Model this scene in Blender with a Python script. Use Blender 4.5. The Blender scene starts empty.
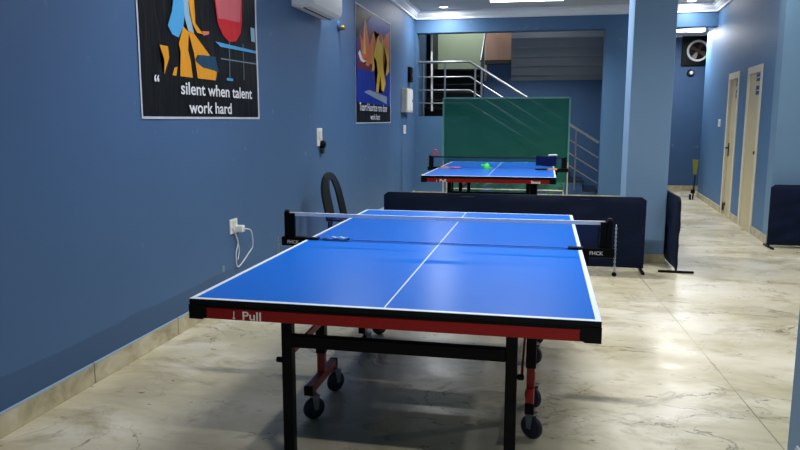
import bpy, bmesh, math, random
from mathutils import Vector, Matrix, noise
random.seed(4)
sc = bpy.context.scene
col = sc.collection
PI = math.pi

# ---------------------------------------------------------------- materials
def srgb(h):
    h = h.lstrip('#')
    def f(c):
        c = int(c, 16) / 255
        return c / 12.92 if c <= .04045 else ((c + .055) / 1.055) ** 2.4
    return (f(h[0:2]), f(h[2:4]), f(h[4:6]), 1)

class NT:
    def __init__(s, name):
        s.m = bpy.data.materials.new(name); s.m.use_nodes = True
        s.t = s.m.node_tree; s.b = s.t.nodes['Principled BSDF']
    def n(s, typ, **kw):
        nd = s.t.nodes.new(typ)
        for k, v in kw.items():
            if k in nd.inputs: nd.inputs[k].default_value = v
            else: setattr(nd, k, v)
        return nd
    def l(s, a, b): s.t.links.new(a, b)
    def math(s, op, a, b=None, clamp=False):
        nd = s.t.nodes.new('ShaderNodeMath'); nd.operation = op; nd.use_clamp = clamp
        for i, v in enumerate((a, b)):
            if v is None: continue
            if isinstance(v, (int, float)): nd.inputs[i].default_value = v
            else: s.l(v, nd.inputs[i])
        return nd.outputs[0]
    def mix(s, fac, a, b):
        nd = s.t.nodes.new('ShaderNodeMix'); nd.data_type = 'RGBA'
        for i, v in ((0, fac), (6, a), (7, b)):
            if isinstance(v, (int, float, tuple)): nd.inputs[i].default_value = v
            else: s.l(v, nd.inputs[i])
        return nd.outputs[2]
    def ramp(s, fac, stops):
        nd = s.t.nodes.new('ShaderNodeValToRGB'); s.l(fac, nd.inputs[0])
        e = nd.color_ramp.elements
        while len(e) < len(stops): e.new(.5)
        for el, (p, c) in zip(e, stops): el.position = p; el.color = c if isinstance(c, tuple) else (c, c, c, 1)
        return nd.outputs[0]
    def noise(s, vec, scale, detail=4, rough=.55, dist=0):
        nd = s.n('ShaderNodeTexNoise', Scale=scale, Detail=detail, Roughness=rough, Distortion=dist)
        s.l(vec, nd.inputs['Vector']); return nd.outputs['Fac']
    def obj(s): return s.n('ShaderNodeTexCoord').outputs['Object']
    def xyz(s, v):
        nd = s.n('ShaderNodeSeparateXYZ'); s.l(v, nd.inputs[0]); return nd.outputs
    def bump(s, h, strength=.2, dist=.01):
        nd = s.n('ShaderNodeBump', Strength=strength, Distance=dist); s.l(h, nd.inputs['Height']); s.l(nd.outputs[0], s.b.inputs['Normal'])

def plain(name, c, rough=.5, metal=0, var=.08, scale=30, spec=None, emit=None):
    k = NT(name); c = srgb(c) if isinstance(c, str) else c
    o = k.obj(); f = k.noise(o, scale, 3)
    d = tuple(x * (1 - var) for x in c[:3]) + (1,); u = tuple(min(1, x * (1 + var)) for x in c[:3]) + (1,)
    k.l(k.mix(f, d, u), k.b.inputs['Base Color'])
    k.b.inputs['Roughness'].default_value = rough; k.b.inputs['Metallic'].default_value = metal
    if spec is not None: k.b.inputs['Specular IOR Level'].default_value = spec
    if emit:
        k.b.inputs['Emission Color'].default_value = c; k.b.inputs['Emission Strength'].default_value = emit
    return k.m

def wall_paint(name, c, low_band=None, rough=.55):
    k = NT(name); c = srgb(c); o = k.obj()
    big = k.noise(o, .9, 4, .6); fine = k.noise(o, 14, 3)
    sm = k.n('ShaderNodeMapping'); sm.inputs['Scale'].default_value = (5, 5, .6); k.l(o, sm.inputs[0])
    streak = k.noise(sm.outputs[0], 1.4, 3)
    base = k.mix(big, tuple(x * .86 for x in c[:3]) + (1,), tuple(x * 1.10 for x in c[:3]) + (1,))
    base = k.mix(k.math('MULTIPLY', streak, .35), base, tuple(x * .86 for x in c[:3]) + (1,))
    sp = k.noise(o, 7, 2)
    base = k.mix(k.math('MULTIPLY', k.ramp(sp, [(.70, 0.), (.76, 1.)]), .25), base, srgb('8795A3'))
    if low_band:
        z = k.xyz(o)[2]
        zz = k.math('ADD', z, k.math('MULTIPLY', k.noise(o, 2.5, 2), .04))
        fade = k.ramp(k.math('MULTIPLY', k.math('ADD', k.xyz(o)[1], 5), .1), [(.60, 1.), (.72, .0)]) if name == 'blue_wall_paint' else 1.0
        base = k.mix(k.math('MULTIPLY', k.math('MULTIPLY', k.math('LESS_THAN', zz, low_band + .02), .42), fade), base, tuple(x * .45 for x in c[:3]) + (1,))  # darker colour below the band height, fading out along the left wall
    k.l(base, k.b.inputs['Base Color'])
    k.b.inputs['Roughness'].default_value = rough; k.b.inputs['Specular IOR Level'].default_value = .3
    k.bump(fine, .06, .01)
    return k.m

def floor_mat():
    k = NT('cream_stone_floor'); o = k.obj()
    wob = k.n('ShaderNodeVectorMath', operation='ADD')
    nn = k.n('ShaderNodeTexNoise', Scale=1.1, Detail=4); k.l(o, nn.inputs['Vector'])
    sc_ = k.n('ShaderNodeVectorMath', operation='SCALE', Scale=.35); k.l(nn.outputs['Color'], sc_.inputs[0])
    k.l(o, wob.inputs[0]); k.l(sc_.outputs[0], wob.inputs[1]); w = wob.outputs[0]
    st = k.n('ShaderNodeMapping'); st.inputs['Scale'].default_value = (.75, 1.45, 1); k.l(w, st.inputs[0]); ws = st.outputs[0]
    a = k.noise(ws, 1.3, 6, .6)
    c = k.ramp(a, [(.30, srgb('A0967A')), (.43, srgb('BBB296')), (.55, srgb('CBC4AE')), (.72, srgb('D8D2C2'))])
    b = k.noise(ws, 2.4, 8, .72, .3)
    c = k.mix(k.ramp(b, [(.52, 0.), (.68, .7)]), c, srgb('84774F'))
    g = k.noise(w, .8, 5, .6)
    c = k.mix(k.ramp(g, [(.51, 0.), (.66, .5)]), c, srgb('8F8B66'))
    # thin dark veins
    v1 = k.noise(ws, 1.25, 8, .54, 1.0)
    vein = k.math('ABSOLUTE', k.math('SUBTRACT', v1, .5))
    msk = k.ramp(k.noise(o, 1.0, 2), [(.50, 0.), (.60, .9)])
    c = k.mix(k.math('MULTIPLY', k.ramp(vein, [(0., .9), (.008, 0.)]), msk), c, srgb('4A4436'))
    v2 = k.noise(w, 2.6, 7, .52, 1.3)
    msk2 = k.ramp(k.noise(o, 2.2, 2), [(.52, 0.), (.64, .8)])
    c = k.mix(k.math('MULTIPLY', k.ramp(k.math('ABSOLUTE', k.math('SUBTRACT', v2, .5)), [(0., 1.), (.012, 0.)]), msk2), c, srgb('55503F'))
    # small scuffs
    sm = k.n('ShaderNodeMapping'); sm.inputs['Scale'].default_value = (3, 7, 1); sm.inputs['Rotation'].default_value = (0, 0, .5); k.l(o, sm.inputs[0])
    sc2 = k.noise(sm.outputs[0], 2.6, 3, .6)
    c = k.mix(k.ramp(sc2, [(.68, 0.), (.71, .8)]), c, srgb('3E3A32'))
    # slab joints
    X, Y, Z = k.xyz(o)
    def joint(v, off, step):
        u = k.math('PINGPONG', k.math('ADD', v, off), step / 2)
        return k.math('LESS_THAN', u, .0035)
    jx = joint(k.math('ADD', X, k.math('MULTIPLY', Y, .05)), -1.60 + 18, 3.6); jy = joint(Y, -1.72 + 24, 4.8)
    j = k.math('MULTIPLY', k.math('MAXIMUM', jx, jy), k.ramp(k.noise(o, 1.8, 2), [(.35, .25), (.6, .85)]))
    c = k.mix(j, c, srgb('655B45'))
    k.l(c, k.b.inputs['Base Color'])
    k.l(k.ramp(k.noise(o, 3, 4), [(.3, .24), (.7, .40)]), k.b.inputs['Roughness'])
    k.b.inputs['Specular IOR Level'].default_value = .5
    k.bump(b, .05, .01)
    return k.m

def table_mat():
    k = NT('blue_table_top'); o = k.obj(); X, Y, Z = k.xyz(o)
    ax = k.math('ABSOLUTE', X); ay = k.math('ABSOLUTE', Y)
    ln = k.math('MAXIMUM', k.math('GREATER_THAN', ax, .7425), k.math('GREATER_THAN', ay, 1.35))
    ln = k.math('MAXIMUM', ln, k.math('LESS_THAN', ax, .0028))
    up = k.math('GREATER_THAN', Z, .7585)
    base = k.mix(k.noise(o, 3, 4), srgb('005EC2'), srgb('0066CC'))
    c = k.mix(ln, base, srgb('DCE6F0'))
    c = k.mix(up, srgb('0B0C0E'), c)
    k.l(c, k.b.inputs['Base Color']); k.b.inputs['Roughness'].default_value = .30
    k.b.inputs['Specular IOR Level'].default_value = .15
    return k.m

def veil(name, c, alpha, rough=.8):
    k = NT(name); k.b.inputs['Base Color'].default_value = srgb(c); k.b.inputs['Roughness'].default_value = rough
    o = k.obj()
    f = k.noise(o, 60, 2)
    k.l(k.math('ADD', k.math('MULTIPLY', f, .1), alpha - .05, True), k.b.inputs['Alpha'])
    return k.m

def wood(name, a, b):
    k = NT(name); o = k.obj()
    mp = k.n('ShaderNodeMapping'); mp.inputs['Scale'].default_value = (9, 9, .7); k.l(o, mp.inputs[0])
    f = k.noise(mp.outputs[0], 2.5, 5, .6, .6)
    k.l(k.mix(f, srgb(a), srgb(b)), k.b.inputs['Base Color']); k.b.inputs['Roughness'].default_value = .5
    return k.m

def vinyl(name, c):
    k = NT(name); o = k.obj()
    mp = k.n('ShaderNodeMapping'); mp.inputs['Scale'].default_value = (1, 5, 1.3); k.l(o, mp.inputs[0])
    f = k.noise(mp.outputs[0], 2.2, 3, .5, .7)
    k.l(k.mix(f, tuple(x * .8 for x in srgb(c)[:3]) + (1,), srgb(c)), k.b.inputs['Base Color'])
    k.b.inputs['Roughness'].default_value = .5; k.b.inputs['Specular IOR Level'].default_value = .16
    k.bump(f, .16, .05)
    return k.m

M = {}
M['floor'] = floor_mat()
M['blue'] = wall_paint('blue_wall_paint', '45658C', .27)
M['blue_b'] = wall_paint('blue_back_wall_paint', '4C7095')
M['blue2'] = wall_paint('pale_blue_wall_paint', '6A8AA5')
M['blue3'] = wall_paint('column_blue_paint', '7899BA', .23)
M['navy'] = wall_paint('stair_blue_paint', '38557A')
M['green_wall'] = wall_paint('pale_green_paint', 'B4C6A8')
M['soffit'] = wall_paint('grey_soffit_paint', '8E949C')
M['ceil'] = plain('ceiling_paint', 'B4B6BA', .8, 0, .04, 3)
M['cornice'] = plain('white_cornice_plaster', 'E6EAF0', .6, 0, .04, 6)
def skirting():
    k = NT('stone_skirting'); o = k.obj()
    f = k.noise(o, 5, 6, .65, .6)
    c = k.ramp(f, [(.3, srgb('8F8567')), (.5, srgb('B3AA8C')), (.7, srgb('C8C0A8'))])
    X, Y, Z = k.xyz(o)
    top = k.math('GREATER_THAN', k.math('ADD', Z, k.math('MULTIPLY', k.noise(o, 9, 4), .04)), .128)
    c = k.mix(top, c, srgb('8FA2B4'))
    j = k.math('LESS_THAN', k.math('PINGPONG', k.math('ADD', Y, 20.3), .45), .004)
    c = k.mix(j, c, srgb('5F5640'))
    k.l(c, k.b.inputs['Base Color']); k.b.inputs['Roughness'].default_value = .5
    return k.m
M['skirt'] = skirting()
M['table'] = table_mat()
M['black'] = plain('black_paint', '04080A', .42, spec=.12)
M['black_sat'] = plain('black_plastic', '040607', .45, spec=.14)
M['dgrey'] = plain('dark_grey_steel', '15191D', .4)
M['red'] = plain('red_enamel', '860F0E', .34, spec=.3)
M['redleg'] = plain('red_leg_enamel', '98191A', .4)
M['letter'] = plain('white_lettering', 'F2E2DE', .6)
M['white'] = plain('white_plastic', 'D8DBDC', .35)
M['offwhite'] = plain('offwhite_plastic', 'CFCBB8', .4)
M['zinc'] = plain('zinc_plate', '8A9099', .35, .8)
M['steel'] = plain('polished_steel', '858A90', .38, .85)
M['rubber'] = plain('navy_rubber', '16182A', .5)
M['net'] = veil('table_net_mesh', '17428A', .24)
M['netdark'] = veil('table_net_mesh_dark', '06080C', .50)
M['tape'] = plain('white_net_tape', 'F0F4F8', .7)
M['green_net'] = veil('green_screen_mesh', '006350', .95)
M['green_cloth'] = veil('green_screen_hem', '1A6B4C', .80)
M['teal'] = plain('teal_edge_binding', '5FA89A', .6)
M['cream'] = plain('cream_tube', 'CFCBAE', .4)
M['cloth'] = plain('black_navy_cloth', '0A152C', .6, 0, .25, 6, .12)
M['chair'] = plain('black_chair_plastic', '101112', .28)
M['door'] = wood('cream_door_panel', 'B5A985', 'C6BB98')
M['frame'] = plain('cream_door_frame', 'CFC8B2', .5)
M['sign'] = plain('blue_sign', '0F2B60', .4)
M['granite'] = plain('black_granite', '101318', .2, 0, .3, 60)
M['wood'] = wood('brown_wood_panel', 'A58270', 'BF9C88')
M['poster'] = vinyl('black_poster_vinyl', '05070C')
M['border'] = vinyl('white_poster_border', 'C9D0DA')
def ink(n, c): return vinyl(n, c)
M['p_blue'] = ink('ink_blue', '4FA3D8'); M['p_orange'] = ink('ink_orange', 'E49A22'); M['p_white'] = ink('ink_white', 'E8EAEC')
M['p_red'] = ink('ink_red', 'C9232B'); M['p_pink'] = ink('ink_pink', 'C9626A'); M['p_teal'] = ink('ink_teal', '1D4560'); M['p_pale'] = ink('ink_pale', '8FB4CE')
M['p_skin'] = ink('ink_skin', 'D8775A'); M['p_yellow'] = ink('ink_yellow', 'F2C23C'); M['p_flame'] = ink('ink_flame', 'E8763A'); M['p_plum'] = ink('ink_plum', '6A1C3A')
M['p_deep'] = ink('ink_deep_blue', '0E2F96'); M['p_grey'] = ink('ink_grey', '8FA0B0'); M['p_cream'] = ink('ink_cream', 'E8C27A'); M['p_line'] = ink('ink_line', '6F8494')
M['lime'] = plain('lime_green', '3FE02A', .5)
M['pink'] = plain('pink_rubber', 'B0509A', .5)
M['redring'] = plain('red_ring', 'C01A24', .4)
M['bluecloth'] = plain('dark_blue_cloth', '061440', .9, spec=.1)
M['chain'] = plain('bright_chain', 'D5D8DC', .35, .2)
M['letter2'] = plain('white_brand_lettering', 'FFFFFF', .6)
M['cord'] = plain('navy_cord', '0B3C96', .7)
M['fold'] = plain('blue_net_fold', '2457A8', .7)
M['ply'] = wood('paddle_wood', 'B98648', 'D6A766')
M['yellow'] = plain('yellow_bristle', '8E8A2E', .8)
M['fan_ring'] = plain('fan_ring', 'E0E2E2', .4)
M['fan_blade'] = plain('fan_blade', '4A3028', .4)
M['lamp'] = plain('lamp_diffuser', (1, .98, .95, 1), .5, 0, 0, 5, None, 9.0)
M['brass'] = plain('brass', '85743C', .4, .7)
M['acgrey'] = plain('ac_underside', 'B9BCC0', .5)
M['plug_green'] = plain('dark_green_plug', '12301E', .5)
M['patch'] = plain('white_patch', 'C9D3E0', .6)

# ---------------------------------------------------------------- mesh builder
class MB:
    def __init__(s): s.bm = bmesh.new()
    def box(s, c, d, bev=0, rot=None, seg=2):
        r = bmesh.ops.create_cube(s.bm, size=1)
        vs = r['verts']
        bmesh.ops.scale(s.bm, vec=d, verts=vs)
        if bev:
            ed = list({e for v in vs for e in v.link_edges})
            q = bmesh.ops.bevel(s.bm, geom=ed, offset=bev, segments=seg, affect='EDGES', profile=.5)
            vs = list({v for f in q['faces'] for v in f.verts} | {v for v in vs if v.is_valid})
        m = Matrix.Translation(Vector(c))
        if rot is not None: m = m @ rot.to_4x4()
        bmesh.ops.transform(s.bm, matrix=m, verts=vs)
        return s
    def span(s, a, b, bev=0):
        return s.box([(a[i] + b[i]) / 2 for i in range(3)], [abs(b[i] - a[i]) for i in range(3)], bev)
    def bar(s, p, q, w, h, bev=0):
        p, q = Vector(p), Vector(q); d = q - p
        R = d.to_track_quat('Y', 'Z').to_matrix()
        return s.box((p + q) / 2, (w, d.length, h), bev, R)
    def tube(s, pts, r, n=10, closed=False):
        pts = [Vector(p) for p in pts]; N = len(pts); rings = []
        up = None
        for i, p in enumerate(pts):
            a = pts[(i - 1) % N] if (closed or i) else p
            b = pts[(i + 1) % N] if (closed or i < N - 1) else p
            t = (b - a).normalized()
            if up is None:
                up = t.orthogonal().normalized()
            up = (up - t * up.dot(t)).normalized()
            v = t.cross(up)
            rr = r[i] if isinstance(r, (list, tuple)) else r
            rings.append([s.bm.verts.new(p + (up * math.cos(k * 2 * PI / n) + v * math.sin(k * 2 * PI / n)) * rr) for k in range(n)])
        for i in range(N if closed else N - 1):
            A, B = rings[i], rings[(i + 1) % N]
            for k in range(n):
                s.bm.faces.new((A[k], A[(k + 1) % n], B[(k + 1) % n], B[k]))
        if not closed:
            s.bm.faces.new(rings[0][::-1]); s.bm.faces.new(rings[-1])
        return s
    def lathe(s, prof, c=(0, 0, 0), axis='Z', n=24):
        rings = []
        for r, h in prof:
            ring = []
            for k in range(n):
                a = 2 * PI * k / n; x, y = max(r, 1e-4) * math.cos(a), max(r, 1e-4) * math.sin(a)
                p = {'Z': (x, y, h), 'X': (h, x, y), 'Y': (x, h, y)}[axis]
                ring.append(s.bm.verts.new(Vector(p) + Vector(c)))
            rings.append(ring)
        for A, B in zip(rings, rings[1:]):
            for k in range(n): s.bm.faces.new((A[k], A[(k + 1) % n], B[(k + 1) % n], B[k]))
        s.bm.faces.new(rings[0][::-1]); s.bm.faces.new(rings[-1])
        return s
    def prism(s, poly, f0, f1):
        """poly of 2-D points; f0/f1 map (u,v) to the two ends"""
        a = [s.bm.verts.new(f0(*p)) for p in poly]; b = [s.bm.verts.new(f1(*p)) for p in poly]
        s.bm.faces.new(a); s.bm.faces.new(b[::-1])
        n = len(poly)
        for i in range(n): s.bm.faces.new((a[i], b[i], b[(i + 1) % n], a[(i + 1) % n]))
        return s
    def quad(s, *ps):
        s.bm.faces.new([s.bm.verts.new(p) for p in ps]); return s
    def grid(s, f, nu, nv):
        V = [[s.bm.verts.new(f(i / nu, j / nv)) for j in range(nv + 1)] for i in range(nu + 1)]
        for i in range(nu):
            for j in range(nv): s.bm.faces.new((V[i][j], V[i + 1][j], V[i + 1][j + 1], V[i][j + 1]))
        return s
    def build(s, name, mat, parent=None, smooth=False, loc=None):
        bmesh.ops.recalc_face_normals(s.bm, faces=s.bm.faces)
        me = bpy.data.meshes.new(name); s.bm.to_mesh(me); s.bm.free()
        if smooth:
            for p in me.polygons: p.use_smooth = True
            try: me.set_sharp_from_angle(angle=.7)
            except Exception: pass
        me.materials.append(mat)
        o = bpy.data.objects.new(name, me); col.objects.link(o)
        if parent: o.parent = parent
        if loc: o.location = loc
        return o

def tag(o, label, cat, group=None, kind=None):
    o['label'] = label; o['category'] = cat
    if group: o['group'] = group
    if kind: o['kind'] = kind
    return o
def empty(name, loc=(0, 0, 0), rz=0):
    o = bpy.data.objects.new(name, None); o.empty_display_size = .1; col.objects.link(o); o.location = loc; o.rotation_euler = (0, 0, rz); return o
def struct(o, label=None):
    o['kind'] = 'structure'
    if label: o['label'] = label
    return o
def children(o): return [c for c in bpy.data.objects if c.parent == o]
def copy_tree(o, parent=None):
    c = o.copy(); col.objects.link(c)
    if parent: c.parent = parent
    for ch in children(o): copy_tree(ch, c)
    return c
def text(name, body, mat, parent, size, M4, align='LEFT', extrude=.0004, sx=1.0, off=0.0):
    cu = bpy.data.curves.new(name, 'FONT'); cu.body = body; cu.size = size; cu.align_x = align; cu.extrude = extrude; cu.offset = off
    t = bpy.data.objects.new(name + '_curve', cu); col.objects.link(t)
    dg = bpy.context.evaluated_depsgraph_get(); dg.update()
    me = bpy.data.meshes.new_from_object(t.evaluated_get(dg))
    bpy.data.objects.remove(t); bpy.data.curves.remove(cu)
    me.name = name; me.transform(M4 @ Matrix.Diagonal((sx, 1, 1, 1))); me.materials.clear(); me.materials.append(mat)
    o = bpy.data.objects.new(name, me); col.objects.link(o); o.parent = parent
    return o
def basis(origin, ex, ey):
    ex, ey = Vector(ex), Vector(ey); ez = ex.cross(ey)
    m = Matrix((ex, ey, ez)).transposed().to_4x4(); m.translation = Vector(origin); return m

# ---------------------------------------------------------------- room shell
LX, BY, CZ = -1.84, 9.2, 3.38
def rx(y): return 3.13 + .05 * (y - 5)
struct(MB().span((-2.1, -5.2, -.1), (5.9, 12.2, 0)).build('floor', M['floor']))
struct(MB().span((-2.1, -5.2, CZ), (5.9, 9.45, CZ + .1)).build('ceiling', M['ceil']))
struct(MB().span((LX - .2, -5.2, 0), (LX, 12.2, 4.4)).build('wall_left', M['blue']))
b = MB()
b.span((LX, BY, 3.0), (3.34, 9.45, CZ))            # lintel
b.span((1.52, BY, 0), (2.25, 9.45, 3.0))           # right of the opening
b.span((LX, BY, 0), (-.82, 9.45, 1.5))             # below the landing
b.span((LX, BY, 1.5), (-1.80, 9.45, 3.0))
struct(b.build('wall_back', M['blue_b']))
# right wall with two door openings (it runs slightly off the table's axis)
def RW(y, n, z): return Vector((rx(y) + n, y - .05 * n, z))
def rbox(bm, y0, y1, n0, n1, z0, z1):
    bm.prism([(y0, n0), (y1, n0), (y1, n1), (y0, n1)], lambda y, n: RW(y, n, z0), lambda y, n: RW(y, n, z1))
D = [(7.22, 7.84), (5.88, 6.55)]; DH = 2.07
b = MB()
for y0, y1, z0, z1 in ((5.02, D[1][0], 0, CZ), (D[1][0], D[1][1], DH, CZ), (D[1][1], D[0][0], 0, CZ), (D[0][0], D[0][1], DH, CZ), (D[0][1], 9.2, 0, CZ)):
    rbox(b, y0, y1, 0, .25, z0, z1)
rbox(b, 9.2, 10.2, 0, .25, 0, 3.0); rbox(b, 9.2, 10.2, 0.002, .25, 3.0, CZ)
P = [(10.2, 0)] + [(10.2 + .16 * math.sin(a), .16 - .16 * math.cos(a)) for a in (k * PI / 16 for k in range(1, 9))] + [(10.36, .25), (10.2, .25)]
b.prism(P, lambda y, n: RW(y, n, 0), lambda y, n: RW(y, n, CZ))
struct(b.build('wall_right', M['blue_b']))
struct(MB().span((3.13, 4.98, 0), (5.8, 5.2, CZ)).build('wall_right_front', M['blue2']))
struct(MB().span((5.7, -5.2, 0), (5.9, 5.2, CZ)).build('wall_outer', M['blue2']))
struct(MB().span((-2.0, -5.2, 0), (5.9, -5.0, CZ)).build('wall_rear', M['blue2']))
struct(MB().span((2.0, 11.5, 0), (4.9, 11.7, 3.3)).build('wall_far', M['navy']))
struct(MB().span((2.05, 9.45, 0), (2.25, 11.5, 3.3)).build('wall_passage', M['navy']))
struct(MB().span((4.7, 9.2, 0), (4.9, 11.5, 3.3)).build('wall_passage_right', M['navy']))
struct(MB().span((2.05, 9.45, 3.22), (4.9, 11.7, 3.32)).build('ceiling_passage', M['ceil']))
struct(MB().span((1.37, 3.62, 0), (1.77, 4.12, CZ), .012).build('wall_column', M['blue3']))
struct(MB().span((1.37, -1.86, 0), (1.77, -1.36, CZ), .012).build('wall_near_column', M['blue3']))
# stairwell shell
struct(MB().span((LX, 11.6, 0), (1.9, 11.8, 4.4)).build('wall_stairwell_back', M['green_wall']))
struct(MB().span((1.6, 9.45, 0), (1.9, 11.6, 4.4)).build('wall_stairwell_right', M['navy']))
struct(MB().span((LX, 9.45, 4.2), (1.9, 11.8, 4.3)).build('ceiling_stairwell', M['ceil']))
b = MB(); b.span((-.72, 10.45, 0), (1.6, 10.6, 2.2)); b.span((-.62, 10.45, 2.2), (-.14, 10.6, 2.52))
struct(b.build('wall_stairwell_spine', M['navy']))
struct(MB().span((-.66, 10.40, 2.52), (-.10, 10.66, 2.60), .01).build('trim_spine_cap', M['granite']))
struct(MB().span((-.74, 11.50, 1.6), (.3, 11.6, 3.9)).build('trim_wood_panel', M['wood']))
struct(MB().span((-1.82, 10.5, 1.5), (-1.76, 11.5, 3.9)).build('trim_dark_panel', M['black_sat']))
# cornices: stepped profile
def cornice_profile(): return [(0, 0), (.02, 0), (.03, -.0), (.03, .035), (.05, .04), (.085, .075), (.09, .10), (.12, .105), (.12, .145), (0, .145)]
def cornice(name, p, q, nrm, z):
    p, q, nrm = Vector(p), Vector(q), Vector(nrm)
    b = MB(); b.prism(cornice_profile(), lambda u, v: p + nrm * u + Vector((0, 0, z + v)), lambda u, v: q + nrm * u + Vector((0, 0, z + v)))
    struct(b.build(name, M['cornice']))
zc = CZ - .145
cornice('trim_cornice_left', (LX, -5, 0), (LX, BY, 0), (1, 0, 0), zc)
cornice('trim_cornice_back', (LX, BY, 0), (rx(9.2), BY, 0), (0, -1, 0), zc)
cornice('trim_cornice_right', (rx(4.98), 4.98, 0), (rx(9.2), 9.2, 0), (-1, .05, 0), zc)
cornice('trim_cornice_right_front', (3.13, 4.98, 0), (5.7, 4.98, 0), (0, -1, 0), zc)
cornice('trim_cornice_far', (2.25, 11.5, 0), (4.7, 11.5, 0), (0, -1, 0), 3.075)
# skirtings
struct(MB().span((LX, -5, 0), (LX + .014, BY, .118), .003).build('baseboard_left', M['skirt']))
struct(MB().span((LX, BY - .014, 0), (2.25, BY, .10), .003).build('baseboard_back', M['skirt']))
b = MB()
for y0, y1 in ((5.0, D[1][0] - .06), (D[1][1] + .06, D[0][0] - .06), (D[0][1] + .06, 10.2)): rbox(b, y0, y1, -.014, 0.0, 0, .10)
struct(b.build('baseboard_right', M['skirt']))
struct(MB().span((1.358, 3.608, 0), (1.782, 4.132, .085), .003).build('baseboard_column', M['skirt']))
struct(MB().span((1.358, -1.872, 0), (1.782, -1.348, .085), .003).build('baseboard_near_column', M['skirt']))
struct(MB().span((3.13, 4.966, 0), (5.7, 4.98, .10), .003).build('baseboard_right_front', M['skirt']))
struct(MB().span((2.25, 11.486, 0), (4.7, 11.5, .10), .003).build('baseboard_far', M['skirt']))
# doors
def RWm(y, n, z): return RW(y, n, z)
for i, (y0, y1) in enumerate(D):
    root = empty('door_%d' % (i + 1), RW((y0 + y1) / 2, .05, 0)); struct(root)
    root['label'] = ['cream door with dark lever handle, farther along the right wall', 'cream door with small round lock, nearer along the right wall'][i]
    inv = Matrix.Translation(-Vector(root.location))
    def rb(name, mat, args, parent=root):
        b = MB()
        for a in args: rbox(b, *a)
        b.bm.transform(inv)
        return b.build(name, mat, parent)
    rb('frame', M['frame'], [(y0 - .07, y0 + .025, -.008, .20, 0, DH + .06), (y1 - .025, y1 + .07, -.008, .20, 0, DH + .06), (y0 + .025, y1 - .025, -.008, .20, DH - .03, DH + .06)])
    n0 = .03 if i == 0 else .01
    leaf = rb('door_leaf', M['door'], [(y0 + .028, y1 - .028, n0, n0 + .04, .01, DH - .035)])
    rb('threshold', M['skirt'], [(y0 + .02, y1 - .02, -.01, .2, 0, .008)])
    for z0, z1 in ((1.93, 2.02), (1.76, 1.87)):
        s = rb('sign', M['sign'], [(y0 + .06, y0 + .27, n0 - .006, n0, z0, z1)])
        rb('sign_text', M['white'], [(y0 + .10, y0 + .23, n0 - .008, n0 - .006, (z0 + z1) / 2 - .008, (z0 + z1) / 2 + .004)], s)
    c = RW(y1 - .10, n0, 1.02)
    if i == 0:
        h = MB().tube([c, c + Vector((-.05, 0, 0)), c + Vector((-.055, -.11, 0))], .012).box(c + Vector((-.006, 0, -.03)), (.012, .04, .2)); h.bm.transform(inv)
        h.build('handle', M['dgrey'], leaf)
        c2 = RW(y1 - .06, n0, .16)
        h = MB().box(c2 + Vector((-.012, 0, 0)), (.03, .10, .03)).box(c2 + Vector((-.02, .02, -.05)), (.02, .02, .10)); h.bm.transform(inv); h.build('bolt', M['dgrey'], leaf)
    else:
        c = RW(y0 + .12, n0, 1.02)
        h = MB().lathe([(.02, -.015), (.022, -.005), (.022, .002)], c, 'X', 14); h.bm.transform(inv); h.build('lock', M['dgrey'], leaf)
# white patch on the near column's side
b = MB().prism([(-1.46, .415), (-1.60, .415), (-1.60, .28), (-1.40, .28), (-1.41, .345)], lambda y, z: (1.3695, y, z), lambda y, z: (1.366, y, z))
o = b.build('paint_patch', M['patch'], bpy.data.objects['wall_near_column'])

# ---------------------------------------------------------------- stairs
st = empty('staircase', (-.2, 9.8, 0)); tag(st, 'dark staircase rising behind the opening in the back wall', 'stairs', None, 'structure')
def rel(b, root): b.bm.transform(Matrix.Translation(-Vector(root.location))); return b
b = MB()
N = 9; tr = 2.30 / N; rs = 1.5 / N
b2 = MB()
for i in range(N):
    x1 = 1.50 - i * tr
    b.span((-.82, 9.47, i * rs), (x1, 10.44, (i + 1) * rs - .03)) if False else None
    b.span((x1 - tr, 9.47, 0 if i else 0), (x1, 10.44, (i + 1) * rs - .03))
    b2.span((x1 - tr - .0, 9.46, (i + 1) * rs - .03), (x1 + .03, 10.44, (i + 1) * rs), .006)
rel(b, st).build('lower_flight', M['navy'], st); rel(b2, st).build('lower_tread', M['granite'], st)
b = MB().span((-1.80, 9.22, 1.47), (-.82, 10.44, 1.5)); rel(b, st).build('landing', M['granite'], st)
b = MB(); b2 = MB()
for i in range(6):
    y0 = 10.0 + i * .24; b.span((-1.80, y0, 1.5), (-.75, y0 + .26, 1.5 + (i + 1) * .165 - .03))
    b2.span((-1.80, y0 - .02, 1.5 + (i + 1) * .165 - .03), (-.75, y0 + .26, 1.5 + (i + 1) * .165), .006)
rel(b, st).build('upper_flight', M['black_sat'], st); rel(b2, st).build('upper_tread', M['granite'], st)
# stepped underside of the flight overhead
pts = [(10.44, 2.13)]
zz = [2.21, 2.37, 2.55, 2.74, 2.95, 3.2]; yy = [10.44, 10.22, 10.02, 9.84, 9.66, 9.47]
poly = []
y, z = 10.55, 2.12
poly.append((y, z)); ys = [10.47, 10.40, 10.33, 10.26, 10.19, 10.12]
for i, yn in enumerate(ys):
    poly.append((yn, z)); z += .17; poly.append((yn, z))
poly.append((10.12, z + .15)); poly.append((10.60, z + .15)); poly.append((10.60, 2.12))
b = MB().prism(poly, lambda y, z: (-.14, y, z), lambda y, z: (1.59, y, z)); rel(b, st).build('stepped_soffit', M['soffit'], st)
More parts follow.
